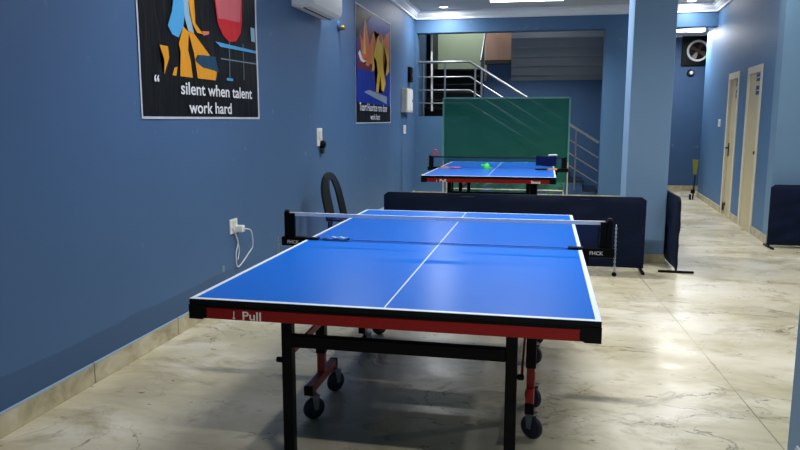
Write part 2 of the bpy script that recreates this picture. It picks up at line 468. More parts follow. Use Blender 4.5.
# railing
rl = empty('stair_railing', (-.2, 9.36, 0)); tag(rl, 'polished steel stair railing with four rails along the staircase', 'railing')
def rail_pts(dz): return [(-1.795, 9.36, 2.49 - dz), (-.84, 9.36, 2.49 - dz), (1.50, 9.36, 1.03 - dz)]
rel(MB().tube(rail_pts(0), .026), rl).build('top_rail', M['steel'], rl, True)
for dz in (.27, .51, .75):
    p = rail_pts(dz)
    if dz > .7: p[2] = (1.50, 9.36, 1.03 - dz + .02)
    rel(MB().tube(p, .012, 8), rl).build('rail', M['steel'], rl, True)
for x, z0, z1 in ((-1.70, 1.5, 2.49), (-1.30, 1.5, 2.49), (-.74, 1.5, 2.43), (-.62, 1.34, 2.35), (1.10, .17, 1.28)):
    rel(MB().tube([(x, 9.36, z0), (x, 9.36, z1)], .018, 10), rl).build('post', M['steel'], rl, True)
ur = empty('upper_stair_railing', (-.7, 10.4, 1.5)); tag(ur, 'slanting steel handrail beside the upper stairs, in front of the wood panel', 'railing')
rel(MB().tube([(-.70, 10.0, 2.55), (-.70, 11.3, 3.45)], .025), ur).build('handrail', M['steel'], ur, True)
for y in (10.1, 10.38, 10.62):
    rel(MB().tube([(-.70, y, 1.62 + (y - 10) * .69), (-.70, y, 2.55 + (y - 10) * .69)], .014, 8), ur).build('post', M['steel'], ur, True)
pp = MB().bar((-1.58, 9.62, 1.60), (-1.60, 9.62, 3.6), .045, .03)
tag(pp.build('white_pipe', M['white']), 'white upright strip at the left of the stair opening', 'pipe')

# ---------------------------------------------------------------- table tennis table
def make_table():
    root = empty('table_tennis_table', (0, 0, 0))
    for s in (-1, 1):
        b = MB().span((-.7625, s * .003, .738), (.7625, s * 1.37, .76), .0012); b.build('tabletop', M['table'], root)
        b = MB()
        b.span((-.76, s * 1.330, .727), (.76, s * 1.3715, .7375), .002)
        for x in (-1, 1): b.span((x * .722, s * .01, .70), (x * .761, s * 1.33, .7375), .002)
        b.span((-.72, s * .01, .70), (.72, s * .05, .7375), .002)
        b.build('apron', M['black'], root)
        e = MB().span((-.71, s * 1.3335, .684), (.71, s * 1.3705, .7265), .002).build('end_rail', M['red'], root)
        if True:
            yy = s * 1.3715; sg = -s   # text faces outwards
            ex = (1, 0, 0) if s < 0 else (-1, 0, 0)
            bx = basis((-.548 if s < 0 else .548, yy, .688), ex, (0, 0, 1))
            text('pull_lettering', 'Pull', M['letter'], e, .046, bx, sx=1.2, off=.0006)
            ar = MB(); ux = 1 if s < 0 else -1; x0 = -.580 * ux
            ar.span((x0 - .0016, yy - .0004, .692), (x0 + .0016, yy + .0004, .718))
            ar.prism([(x0 - .007, .694), (x0 + .007, .694), (x0, .687)], lambda u, v: (u, yy - .0005, v), lambda u, v: (u, yy + .0005, v))
            ar.build('arrow', M['letter'], e)
        for x in (-1, 1):
            pol = [(.764, .737), (.764, .681), (.71, .681), (.692, .690), (.692, .722), (.70, .737)]
            b = MB().prism(pol, lambda u, v: (x * u, s * 1.318, v), lambda u, v: (x * u, s * 1.3735, v)); b.build('corner_cap', M['black_sat'], root)
            b = MB().span((x * .461 - .008 - .023, s * 1.078, .012), (x * .461 - .008 + .023, s * 1.122, .722), .004); lg = b.build('leg', M['black'], root)
            MB().lathe([(.03, 0), (.03, .008), (.018, .012), (.018, .02)], (x * .461 - .008, s * 1.1, 0)).build('foot', M['black_sat'], lg)
            MB().lathe([(.007, -.014), (.012, -.010), (.012, .010), (.007, .014)], (x * .487 + x * .012 - .010, s * 1.1, .44), 'X', 12).build('knob', M['black_sat'], lg)
        MB().span((-.454, s * 1.082, .502), (.430, s * 1.118, .555), .004).build('crossbar', M['black'], root)
        # wheel carriage
        MB().span((-.52, s * .485, .64), (.52, s * .515, .675), .003).build('carriage_beam', M['black'], root)
        for x in (-1, 1):
            X = x * .522
            p = MB().span((X - .024, s * .475, .27), (X + .024, s * .525, .70), .004).build('carriage_post', M['black'], root)
            MB().span((X - .019, s * .48, .15), (X + .019, s * .52, .28), .003).build('lower_post', M['redleg'], p)
            fb = MB().bar((X, s * .30, .148), (X, s * .71, .148), .038, .044, .004).build('foot_bar', M['redleg'], root)
            for y in (.30, .71): MB().box((X, s * y, .148), (.042, .02, .048), .004).build('end_cap', M['black_sat'], fb)
            MB().bar((X - x * .03, s * .52, .46), (x * .494, s * 1.085, .44), .011, (.036 if x < 0 else .018), .002).build('brace', M['redleg'], root)
            for y, tw in ((.33, .75), (.69, 1.05)):
                c = Vector((X + (.02 if x < 0 else .012), s * y, .055)); R = Matrix.Rotation(tw * (1 if x > 0 else -.8), 4, 'Z')
                w = MB().lathe([(.016, -.014), (.044, -.014), (.051, -.010), (.055, -.004), (.055, .004), (.051, .010), (.044, .014), (.016, .014)], (0, 0, 0), 'X', 28)
                w.bm.transform(Matrix.Translation(c + Vector((0, 0, 0))) @ R)
                k = MB().box((0, 0, .066), (.05, .045, .006), .001)
                for q in (-1, 1):
                    k.prism([(-.016, .066), (.022, .066), (.016, -.004), (-.006, -.004)], lambda u, v: (q * .0185, u, v), lambda u, v: (q * .0215, u, v))
                k.lathe([(.006, -.024), (.006, .024)], (0, 0, 0), 'X', 10)
                k.bm.transform(Matrix.Translation(c) @ R)
                cs = k.build('castor_fork', M['zinc'], root)
                w.build('castor_wheel', M['rubber'], cs, True)
    return root

def make_net(detail=True):
    root = empty('table_tennis_net', (0, 0, .76))
    H = .1525
    f = lambda u, v: Vector((-.862 + 1.745 * u, .006 * math.sin(u * 9) * (1 - v) * v, .008 + v * (H - .012) - .004 * math.sin(PI * u) * v))
    MB().grid(f, 24, 4).build('netting', M['net'], root)
    g = lambda x0, x1: MB().grid(lambda u, v: Vector((x0 + (x1 - x0) * u, -.003, .008 + v * (H - .012))), 2, 2)
    g(-.862, -.842).build('net_sleeve', M['netdark'], root); g(.84, .885).build('net_sleeve', M['netdark'], root)
    MB().grid(lambda u, v: Vector((-.875 + 1.75 * u, -.005 + .01 * v, 0)) + Vector((0, 0, H - .004 * math.sin(PI * u))) + Vector((0, 0, .004 if .3 < v < .7 else 0)), 24, 4)
    b = MB()
    for yy in (-.004, .004):
        b.grid(lambda u, v: Vector((-.875 + 1.75 * u, yy, H - .019 + .020 * v - .004 * math.sin(PI * u))), 24, 1)
    b.grid(lambda u, v: Vector((-.875 + 1.75 * u, -.004 + .008 * v, H + .001 - .004 * math.sin(PI * u))), 24, 1)
    b.build('tape', M['tape'], root)
    MB().tube([(-.875 + 1.75 * i / 20, -.004, .005 + .001 * math.sin(i * 2)) for i in range(21)], .0024, 6).build('bottom_cord', M['cord'], root)
    for x in (-1, 1):
        ox = .024 if x < 0 else -.004
        p = MB().span((x * .888 + ox, -.014, -.005), (x * .918 + ox, .014, .158), .003).build('net_post', M['black_sat'], root)
        MB().span((x * .856 + ox, -.010, .0), (x * .889 + ox, .010, .148), .002).build('post_sleeve', M['black_sat'], p)
        MB().lathe([(.010, .156), (.014, .160), (.012, .168)], (x * .903 + ox, 0, 0)).build('post_cap', M['dgrey'], p)
        xe = .935 if x > 0 else .91
        c = MB().span((x * .69, -.020, .0005), (xe * x, .016, .012), .002).span((x * .7655, -.022, -.038), (xe * x, .016, .012), .003).span((x * .70, -.012, -.078), (x * .80, .012, -.066), .002).span((x * .7675, -.014, -.07), (x * .80, .014, -.03), .002).build('clamp', M['black_sat'], root)
        MB().tube([(x * .735, 0, -.115), (x * .735, 0, -.074)], .006, 8).lathe([(.015, -.13), (.02, -.125), (.02, -.116), (.012, -.112)], (x * .735, 0, 0)).build('clamp_screw', M['dgrey'], c)
        if detail:
            text('brand_lettering', 'FHCK', M['letter2'], c, .027, basis(((.80 if x > 0 else -.875), -.0226, -.024), (1, 0, 0), (0, 0, 1)), off=.0006)
            ch = MB()
            n = 26; z0 = .13 if x > 0 else .0; z1 = -.115
            n = int((z0 - z1) / .011)
            for i in range(n):
                z = z0 - i * .011; a = 0 if i % 2 else PI / 2
                ring = [Vector((x * .930, -.020, z)) + Vector((math.cos(t) * .004 * math.cos(a), math.cos(t) * .004 * math.sin(a), math.sin(t) * .0078)) for t in (k * PI / 4 for k in range(8))]
                ch.tube(ring, 0.0023, 5, True)
            k = ch.build('chain', M['chain'], root)
            MB().lathe([(.003, .010), (.011, .004), (.013, -.004), (.009, -.013), (.003, -.015)], (x * .930, -.020, z1 - .006), 'Z', 12).build('chain_ball', M['black_sat'], k)
    if detail:
        b = MB().grid(lambda u, v: Vector((-.665 + .15 * u, -.035 + .05 * v, .004 + .010 * math.sin(PI * v) * (1 + .4 * math.sin(u * 14)))), 12, 6)
        k = b.build('net_fold', M['fold'], root, True)
        MB().grid(lambda u, v: Vector((-.62 + .10 * u, -.004 + .012 * v, .0175 + .003 * math.sin(u * 14))), 10, 2).build('fold_highlight', M['tape'], k)  # white strip standing in for the highlight on the fold
    return root

T1 = make_table(); tag(T1, 'large near blue table tennis table with white lines and red Pull end rail', 'table', 'blue table tennis tables')
T2 = copy_tree(T1); T2.location = (-.095, 5.86, 0); T2.scale = (1.03, 1.03, 1.03); T2['label'] = 'far blue table tennis table standing in front of the green screen'
# the far table also has maker's lettering at the right of its near rail
er = [c for c in children(T2) if c.name.startswith('end_rail')][0]
text('maker_lettering', 'Scoot', M['letter'], er, .044, basis((.49, -1.3715, .688), (1, 0, 0), (0, 0, 1)), off=.0012)
N1 = make_net(); tag(N1, 'low net with white top tape across the large near table', 'net', 'table tennis nets')
N2 = make_net(False); N2.location = (-.095, 5.86, .7828); N2.scale = (1.03, 1.03, 1.03); tag(N2, 'dark net across the far table, with black posts', 'net', 'table tennis nets')
for c in children(N2):
    if c.name.startswith('tape'): c.data.materials[0] = M['dgrey']
t = MB().tube([(-.66 + .035 * math.cos(a) - .15, 0, .20 + .035 * math.sin(a)) for a in (k * PI / 8 for k in range(16))], .007, 8, True)
t.build('ring', M['redring'], N2)

# things on the far table
cap = empty('lime_cap', (-.21, 5.76, .783)); tag(cap, 'small lime green dome-shaped cap lying by the net of the far table', 'cap')
MB().lathe([(.085, 0), (.088, .012), (.082, .045), (.06, .075), (.03, .09), (.002, .094)], n=20).build('dome', M['lime'], cap, True)
MB().prism([(.06, -.06), (.14, -.045), (.155, 0), (.14, .045), (.06, .06)], lambda u, v: (u, v, .006), lambda u, v: (u, v, .014)).build('brim', M['lime'], cap)
MB().lathe([(.02, -.03), (.024, -.01), (.02, .012), (.006, .022)], (-.10, 0, .055), 'X', 12).build('tab', M['lime'], cap, True)
cap.scale = (.55, .55, .75)
def make_paddle(name, face):
    r = empty(name)
    bl = MB()
    pol = [(.082 * math.sin(a) * (1 if True else 1), .095 - .080 * math.cos(a)) for a in (k * 2 * PI / 28 for k in range(28))]
    bl.prism(pol, lambda u, v: (v + .02, u, .0), lambda u, v: (v + .02, u, .012)); bl.build('blade', face, r)
    MB().prism([(.03, -.016), (.03, .016), (-.04, .014), (-.09, .018), (-.09, -.018), (-.04, -.014)], lambda u, v: (u, v, -.004), lambda u, v: (u, v, .018)).build('handle', M['ply'], r)
    return r
p1 = make_paddle('table_tennis_paddle', M['black_sat']); p1.location = (.63, 5.68, .788); p1.rotation_euler = (0, 0, PI)
tag(p1, 'paddle with pale wood handle lying near the right edge of the far table', 'paddle', 'paddles on the far table')
p2 = make_paddle('table_tennis_paddle', M['pink']); p2.location = (-.74, 5.70, .788); p2.rotation_euler = (0, 0, .1)
tag(p2, 'pink paddle lying at the left edge of the far table by the net post', 'paddle', 'paddles on the far table')
# dark blue cloth hung over the net
b = MB()
for sy in (-1, 1):
    b.grid(lambda u, v: Vector((.44 + .27 * u, 5.86 + sy * (.012 + .012 * v + .004 * math.sin(u * 11)), .948 - .125 * v + .006 * math.sin(u * 6 + 1))), 12, 6)
b.grid(lambda u, v: Vector((.44 + .27 * u, 5.848 + .024 * v + .004 * math.sin(u * 11) * (2 * v - 1), .948 + .006 * math.sin(PI * v) + .006 * math.sin(u * 6 + 1))), 12, 4)
tag(b.build('blue_cloth', M['bluecloth'], None, True), 'dark blue cloth hanging over the right part of the far net', 'cloth')
b = MB().tube([(.60, 5.86, .968), (.70, 5.86, .971), (.72, 5.86, .967)], [.009, .012, .007], 8)
tag(b.build('white_strip', M['white'], None, True), 'small white strip lying on top of the dark blue cloth', 'strip')

# ---------------------------------------------------------------- green screen
gs = empty('net_screen', (-.1, 8.05, 0)); tag(gs, 'tall green mesh screen on a pale tube frame behind the far table', 'screen')
xl, xr, zt = -1.03, 1.03, 1.79
MB().tube([(xl, 0, .02), (xl, 0, zt), (xr, 0, zt), (xr, 0, .02)], .0125, 8).build('frame', M['cream'], gs)
MB().tube([(xl, 0, .14), (xr, 0, .14)], .016, 8).build('bottom_tube', M['cream'], gs)
MB().tube([(xl + .06, .0, .28), (xr - .06, .0, .28)], .010, 8).build('bottom_tube', M['cream'], gs)
for x in (xl + .06, xr - .06):
    MB().tube([(x, .02, .02), (x, .02, .78)], .012, 8).build('inner_post', M['cream'], gs)
MB().grid(lambda u, v: Vector((xl + (xr - xl) * u, .012 * math.sin(u * 20 + v * 3) * (1 - v), .42 + (zt - .42) * v)), 40, 10).build('mesh_panel', M['green_net'], gs)
MB().grid(lambda u, v: Vector((xl + .05 + (xr - xl - .1) * u, .02 + .02 * math.sin(u * 23 + 2 * v), .42 - (.12 + .10 * abs(math.sin(u * 7 + .6)) + .05 * math.sin(u * 31)) * v)), 60, 4).build('hanging_hem', M['green_cloth'], gs)
MB().bar((xl, -.002, 1.795), (xr, -.002, 1.795), .044, .022).bar((xl, -.002, .75), (xl, -.002, 1.80), .026, .044).bar((xr, -.002, .75), (xr, -.002, 1.80), .026, .044).build('edge_binding', M['teal'], gs)
for x in (xl, xr):
    MB().bar((x, -.24, .015), (x, .24, .015), .03, .03, .004).build('foot', M['cream'], gs)

# ---------------------------------------------------------------- barriers
def make_barrier(L, seed, H=.70):
    root = empty('court_barrier')
    b = MB()
    def surf(sg):
        def f(u, v):
            x = (u - .5) * L; z = .035 + (H - .035) * v
            e = min(u, 1 - u) * L
            r = .02
            # rounded top corners
            if e < .05 and v > .93: z -= (.05 - e) ** 2 * 12
            d = .022 + .028 * noise.noise(Vector((x * 2.2 + z * 3 + seed, z * 1.3 - x, seed))) + .016 * noise.noise(Vector((x * 4 - z * 7, z * 5, seed + 5)))
            edge = min(1, min(e, (1 - v) * H, v * H + .01) / .05)
            return Vector((x, sg * d * (.35 + .65 * edge), z))
        return f
    b.grid(surf(-1), 60, 18); b.grid(surf(1), 60, 18)
    bmesh.ops.remove_doubles(b.bm, verts=b.bm.verts, dist=.0001)
    # close rim
    for sgn in (0, 1):
        f1, f2 = surf(-1), surf(1)
        b.grid(lambda u, v: f1(u, sgn) * (1 - v) + f2(u, sgn) * v, 60, 1)
        b.grid(lambda u, v: f1(sgn, u) * (1 - v) + f2(sgn, u) * v, 18, 1)
    b.build('cloth_cover', M['cloth'], root, True)
    MB().tube([(-L / 2 + .02, 0, .02), (-L / 2 + .02, 0, H - .03), (L / 2 - .02, 0, H - .03), (L / 2 - .02, 0, .02)], .010, 8).build('wire_frame', M['dgrey'], root)
    for x in (-1, 1):
        MB().bar((x * (L / 2 - .02), -.16, .012), (x * (L / 2 - .02), .16, .012), .03, .02, .004).build('foot', M['black_sat'], root)
    return root
B1 = make_barrier(2.54, 1.3, .715); B1.location = (.24, 3.13, 0)
tag(B1, 'long dark barrier panel standing just behind the near table', 'barrier', 'dark cloth court barriers')
B2 = make_barrier(2.2, 4.1, .72); B2.location = (1.808, 4.22, 0); B2.rotation_euler = (0, 0, PI / 2)
tag(B2, 'dark barrier panel turned end-on beside the blue column', 'barrier', 'dark cloth court barriers')
B3 = make_barrier(2.27, 7.7, .72); B3.location = (4.20, 4.78, 0)
tag(B3, 'dark barrier panel in front of the wall at far right', 'barrier', 'dark cloth court barriers')

# ---------------------------------------------------------------- chair
ch = empty('plastic_chair', (-1.31, 3.10, 0), -.20); tag(ch, 'black plastic chair with open back standing against the left wall', 'chair')
# back: a wide arched band with open middle, curved round the sitter (chair faces +x)
def back_pt(t, z):   # t across -1..1, z height
    lean = (z - .43) * .24
    return Vector((-.20 - lean - .015 * t * t, t * (.215 - .02 * (z - .43)), z))
def band(inner, outer, n=40):
    V = []
    for i in range(n + 1):
        a = PI * i / n
        def P(w, top):
            t = -math.cos(a) * w; 
            s = math.sin(a) ** .8
            return (t, .60 + (top - .60) * s)
        V.append((P(outer, .90), P(inner, .835)))
    V = [((-outer, .42), (-inner, .42))] + V + [((outer, .42), (inner, .42))]
    return V
b = MB(); bv = band(.34, 1.0); rows = []
for (o_, i_) in bv:
    row = []
    for k in range(5):
        t = o_[0] + (i_[0] - o_[0]) * k / 4; z = o_[1] + (i_[1] - o_[1]) * k / 4
        p = back_pt(t, z); row.append((p, p + Vector((-.022, 0, .0))))
    rows.append(row)
vs = [[(b.bm.verts.new(p), b.bm.verts.new(q)) for p, q in r] for r in rows]
for A, B in zip(vs, vs[1:]):
    for k in range(4):
        b.bm.faces.new((A[k][0], A[k + 1][0], B[k + 1][0], B[k][0])); b.bm.faces.new((A[k][1], B[k][1], B[k + 1][1], A[k + 1][1]))
    b.bm.faces.new((A[0][0], B[0][0], B[0][1], A[0][1])); b.bm.faces.new((A[4][0], A[4][1], B[4][1], B[4][0]))
for A in (vs[0], vs[-1]):
    for k in range(4): b.bm.faces.new((A[k][0], A[k][1], A[k + 1][1], A[k + 1][0]))
b.build('backrest', M['chair'], ch, True)
def seat_f(o):
    return lambda u, v: Vector((-.22 + .43 * u, (-.5 + v) * (.40 + .05 * u), .43 + o + .012 * (2 * abs(v - .5)) ** 2 - .03 * max(0, u - .85) * 6 * .3))
b = MB().grid(seat_f(0), 10, 10).grid(seat_f(-.02), 10, 10)
f1, f2 = seat_f(0), seat_f(-.02)
for g in (lambda t: (t, 0), lambda t: (t, 1), lambda t: (0, t), lambda t: (1, t)):
    b.grid(lambda u, v: f1(*g(u)) * (1 - v) + f2(*g(u)) * v, 10, 1)
b.build('seat', M['chair'], ch, True)
for x, y, dx in ((-.20, -.19, -.05), (-.20, .19, -.05), (.18, -.20, .03), (.18, .20, .03)):
    MB().tube([(x, y, .42), (x + dx * .5, y * 1.04, .2), (x + dx, y * 1.08, .0)], [.026, .022, .018], 8).build('leg', M['chair'], ch, True)

# ---------------------------------------------------------------- posters
def make_poster(name, y0, y1, z0, z1, bg):
    root = empty(name, (LX, (y0 + y1) / 2, (z0 + z1) / 2))
    off = Vector(root.location)
    def wr(y, z): return .006 + .004 * noise.noise(Vector((y * 3, z * 2, 1.7)))
    MB().grid(lambda u, v: Vector((wr(y0 + (y1 - y0) * u, z0 + (z1 - z0) * v), y0 + (y1 - y0) * u, z0 + (z1 - z0) * v)) - off + Vector((LX, 0, 0)), 40, 40).build('sheet', M['border'], root, True)
    m = .016
    MB().grid(lambda u, v: Vector((wr(y0 + m + (y1 - y0 - 3 * m) * u, z0 + m + (z1 - z0 - 2 * m) * v) + .0015, y0 + m + (y1 - y0 - 3 * m) * u, z0 + m + (z1 - z0 - 2 * m) * v)) - off + Vector((LX, 0, 0)), 40, 40).build('print', M[bg], root, True)
    def shape(nm, pts, mat, lay):
        b = MB(); x = LX + .0125 + lay * .0006
        f = b.bm.faces.new([b.bm.verts.new(Vector((x, p[0], p[1])) - off) for p in pts])
        bmesh.ops.triangulate(b.bm, faces=[f])
        return b.build(nm, M[mat], root)
    def put(nm, body, y, z, size, sx, align='LEFT', o=0.0):
        def width(t):
            k = text('measure', t, M['p_white'], None, size, Matrix.Identity(4), 'LEFT', 0, sx, o); xs = [v.co.x for v in k.data.vertices]
            me = k.data; bpy.data.objects.remove(k); bpy.data.meshes.remove(me); return max(xs) - min(xs)
        pre = ''
        for wd in body.split(' '):
            dy = width('n' + pre + 'n') - width('nn') if pre else 0
            text(nm, wd, M['p_white'], root, size, basis(Vector((LX + .016, y + dy, z)) - off, (0, 1, 0), (0, 0, 1)), align, .0002, sx, o)
            pre += wd + ' '
    return root, shape, put
P1, sh, put = make_poster('wall_poster', .11, 1.90, 1.44, 2.72, 'poster')
tag(P1, 'large black poster reading silent when talent work hard', 'poster', 'sports posters on the left wall')
S = {
 'shirt':[(0.54,2.23),(.55,2.5),(.68,2.5),(0.69,2.26),(0.68,2.16),(0.65,2.05),(0.58,1.97),(0.5,1.98),(0.45,2.03),(0.51,2.13)],
 'stripe':[(0.66,2.26),(0.72,2.26),(0.74,2.14),(0.79,2.02),(0.71,2.03),(0.67,2.11)],
 'legL':[(0.65,2.05),(0.72,2.02),(0.7,1.9),(0.73,1.83),(0.75,1.72),(0.58,1.72),(0.6,1.88),(0.58,1.93)],
 'legR':[(0.71,2.03),(0.79,2.02),(1.02,1.89),(0.83,1.88),(0.79,1.84),(1.12,1.78),(1.09,1.72),(0.82,1.72),(0.78,1.89)],
 'arm':[(0.72,2.26),(.72,2.45),(.82,2.45),(0.81,2.28),(0.82,2.09),(0.93,2.03),(0.84,2.03),(0.76,2.1)],
 'sliver':[(0.34,1.9),(0.44,1.9),(0.45,1.83),(0.38,1.72),(0.39,1.81)],
 'shoe':[(0.51,1.77),(0.55,1.78),(0.53,1.72),(0.48,1.72)],
 'hand':[(0.91,2.05),(1.02,2.06),(1.01,2.04),(0.93,2.02)],
 'teal':[(0.83,1.88),(1.1,1.89),(1.15,1.78),(1.08,1.79),(0.9,1.8),(0.81,1.83)],
 'red':[(1.12,2.33),(1.14,2.5),(1.3,2.6),(1.48,2.6),(1.58,2.5),(1.6,2.41),(1.59,2.21),(1.56,2.11),(1.47,2.04),(1.35,2.02),(1.24,2.06),(1.16,2.14)],
 'pink':[(1.13,2.33),(1.59,2.41),(1.55,2.19),(1.27,2.18),(1.17,2.17)],
 'bar':[(1.11,2.0),(1.85,2.0),(1.85,1.98),(1.19,1.97)],
 'l1':[(1.34,2.02),(1.35,2.02),(1.34,1.74),(1.33,1.74)],
 'l2':[(1.59,2.03),(1.60,2.03),(1.6,1.75),(1.59,1.75)],
 'l3':[(1.19,1.89),(1.85,1.9),(1.85,1.89),(1.19,1.88)],
 'patch':[(1.75,2.18),(1.835,2.18),(1.835,2.07),(1.76,2.07)],
 'bit':[(1.28,1.75),(1.39,1.75),(1.39,1.73),(1.28,1.73)]}
for nm, key, mat, lay in (('printed_leg', 'legL', 'p_orange', 0), ('printed_leg', 'legR', 'p_orange', 1), ('printed_arm', 'arm', 'p_orange', 0), ('printed_shirt', 'shirt', 'p_blue', 2), ('printed_stripe', 'stripe', 'p_pale', 3),
        ('printed_sliver', 'sliver', 'p_orange', 0), ('printed_shoe', 'shoe', 'p_orange', 0), ('printed_hand', 'hand', 'p_skin', 2), ('printed_board', 'teal', 'p_teal', 2), ('printed_balloon', 'red', 'p_red', 0), ('printed_highlight', 'pink', 'p_pink', 1),
        ('printed_table_edge', 'bar', 'p_blue', 2), ('printed_line', 'l1', 'p_line', 0), ('printed_line', 'l2', 'p_line', 0), ('printed_line', 'l3', 'p_line', 0), ('printed_patch', 'patch', 'p_pale', 0), ('printed_chip', 'bit', 'p_blue', 0)):
    sh(nm, S[key], mat, lay)
put('lettering', 'silent when talent', .572, 1.605, .118, 1.37, o=.0016)
put('lettering', 'work hard', .68, 1.480, .115, 1.36, o=.0016)
put('quote_mark', '\u201c', .25, 1.605, .15, 1.0, o=.003)
P2, sh, put = make_poster('wall_poster', 5.02, 7.10, 1.385, 2.90, 'poster')
tag(P2, 'blue poster with yellow player and orange flames, farther along the left wall', 'poster', 'sports posters on the left wall')
sh('printed_backdrop', [(5.05, 1.66), (7.04, 1.64), (7.04, 2.86), (5.9, 2.86), (5.05, 2.45)], 'p_deep', 0)
sh('printed_glow', [(5.13,2.4),(5.18,2.55),(5.4,2.65),(7.0,2.68),(7.0,2.25),(6.38,2.12),(5.62,2.09),(5.1,2.09)], 'p_plum', 1)
sh('printed_flame', [(5.32,2.22),(5.25,2.52),(5.37,2.46),(5.5,2.79),(5.63,2.6),(5.74,2.43),(5.97,2.66),(6.11,2.5),(6.32,2.64),(6.54,2.55),(6.73,2.69),(6.97,2.76),(7.0,2.31),(6.77,2.36),(6.53,2.21),(5.96,2.11),(5.83,2.22),(5.67,2.15),(5.48,2.16),(5.58,2.24)], 'p_flame', 2)
sh('printed_spark', [(5.40,2.30),(5.46,2.72),(5.52,2.30)], 'p_cream', 3); sh('printed_spark', [(5.78,2.2),(5.92,2.58),(5.95,2.2)], 'p_orange', 3)
sh('printed_player', [(6.18,2.59),(6.32,2.64),(6.5,2.65),(6.58,2.55),(6.92,2.37),(6.96,2.16),(6.72,2.08),(6.82,2.3),(6.61,2.39),(6.57,2.17),(6.72,1.97),(6.57,1.84),(6.44,1.87),(6.38,2.08),(6.23,1.82),(6.09,1.83),(6.2,2.11),(6.12,2.26),(6.0,2.14),(5.83,2.08),(5.97,2.31),(6.11,2.5)], 'p_yellow', 4)
sh('printed_head', [(6.27,2.58),(6.36,2.68),(6.5,2.68),(6.5,2.6),(6.40,2.52)], 'p_red', 5)
sh('printed_arc', [(5.13,2.28),(5.22,2.33),(5.36,2.22),(5.58,2.22),(5.39,2.18),(5.24,2.2)], 'p_white', 3)
sh('printed_table', [(5.41,1.8),(5.69,1.84),(6.8,1.78),(6.78,1.67)], 'p_grey', 2)
put('lettering', "Toort Hisoritce rare door", 5.17, 1.555, .15, 1.02, o=.0012)
put('lettering', 'work hurt', 5.76, 1.435, .118, 1.15, o=.0012)

# ---------------------------------------------------------------- wall fittings
ac = empty('air_conditioner', (LX - .004, 3.17, 2.485)); tag(ac, 'white split air conditioner high on the left wall', 'air conditioner')
prof = [(0, .02), (.10, .0), (.19, .012), (.228, .04), (.238, .09), (.238, .27), (.22, .295), (0, .295)]
def acm(y): return lambda u, v: Vector((u, y, v))
b = MB().prism(prof, acm(-.43), acm(.51)); 
bmesh.ops.bevel(b.bm, geom=[e for e in b.bm.edges if abs(abs((e.verts[0].co.y + e.verts[1].co.y) / 2) - .47) < .05 and abs(e.verts[0].co.y - e.verts[1].co.y) < .001], offset=.018, segments=3, affect='EDGES')
b.build('housing', M['white'], ac, True)
MB().prism([(.136, -.001), (.136, .008), (.180, .020), (.180, .010)], acm(-.40), acm(.44)).build('louver', M['acgrey'], ac)
MB().prism([(.112, -.004), (.112, .004), (.132, .008), (.132, .000)], acm(-.40), acm(.46)).build('air_slot', M['black_sat'], ac)
MB().prism([(0.01, .012), (.01, .02), (.09, .006), (.09, -.002)], acm(-.40), acm(.46)).build('underside_panel', M['acgrey'], ac)
hk = empty('wall_fitting', (LX, 4.30, 2.51)); tag(hk, 'small round dark and brass fitting on the wall beside the air conditioner', 'fitting')
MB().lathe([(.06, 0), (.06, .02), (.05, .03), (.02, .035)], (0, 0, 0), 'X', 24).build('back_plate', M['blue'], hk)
MB().lathe([(.025, .03), (.03, .06), (.02, .08), (.01, .09)], (0, 0, -.02), 'X', 16).build('brass_stub', M['brass'], hk, True)

def plate(name, y, z, w, h, label, cat, d=.012, mat='white'):
    r = empty(name, (LX, y, z)); tag(r, label, cat)
    MB().box((d / 2, 0, 0), (d, w, h), .003).build('cover', M[mat], r)
    return r
sw = plate('wall_switch', 3.52, 1.25, .17, .19, 'white switch plate with a dark plug beneath, between the two posters', 'switch')
MB().box((.014, 0, .02), (.008, .09, .09), .002).build('rocker', M['offwhite'], sw)
pl = empty('dark_plug', (LX - .004, 3.56, 1.15)); tag(pl, 'small dark green plug hanging from the white switch plate on the left wall', 'plug')
MB().lathe([(.03, 0.0), (.045, .02), (.045, .05), (.025, .065)], (0, 0, .02), 'X', 14).build('body', M['black_sat'], pl, True)
MB().box((.03, .01, -.05), (.03, .07, .06), .006).build('tail', M['plug_green'], pl)
so = plate('wall_socket', 1.32, .605, .13, .115, 'white wall socket with a charger plugged in, above the near table edge', 'socket')
MB().box((.0135, 0, .02), (.004, .05, .05), .001).build('outlet', M['offwhite'], so)
cg = empty('charger', (LX - .004, 1.36, .58)); tag(cg, 'white charger with a looped cable plugged into the wall socket', 'charger')
MB().box((.045, .0, .0), (.07, .055, .055), .01).build('body', M['white'], cg)
def sm(pts, n=8):
    out = []; P = [Vector(p) for p in pts]; P = [P[0]] + P + [P[-1]]
    for i in range(1, len(P) - 2):
        for k in range(n):
            t = k / n; a, b_, c, d = P[i - 1], P[i], P[i + 1], P[i + 2]
            out.append(.5 * ((2 * b_) + (-a + c) * t + (2 * a - 5 * b_ + 4 * c - d) * t * t + (-a + 3 * b_ - 3 * c + d) * t ** 3))
    out.append(P[-2]); return out
MB().tube(sm([(.08, 0, 0), (.10, .09, -.03), (.08, .16, -.16), (.06, .12, -.22), (.03, .02, -.30), (.02, -.02, -.295), (.02, -.03, -.20), (.025, .0, -.10), (.02, -.08, .02)]), .005, 6).build('cable', M['white'], cg, True)
MB().tube(sm([(.02, -.06, .0), (.022, .0, -.10), (.02, .03, -.18), (.02, .0, -.25)]), .004, 6).build('cable', M['white'], cg, True)
hs = MB().lathe([(.028, 0), (.028, .006), (.02, .008)], (LX - .004, 1.13, .30), 'X', 16).build('blanking_plate', M['p_line']); tag(hs, 'small round greyish blanking plate low on the left wall below the socket', 'blanking plate')
wb = empty('wall_box', (LX, 8.22, 1.76)); tag(wb, 'white electrical box on the left wall near the stair opening', 'electrical box')
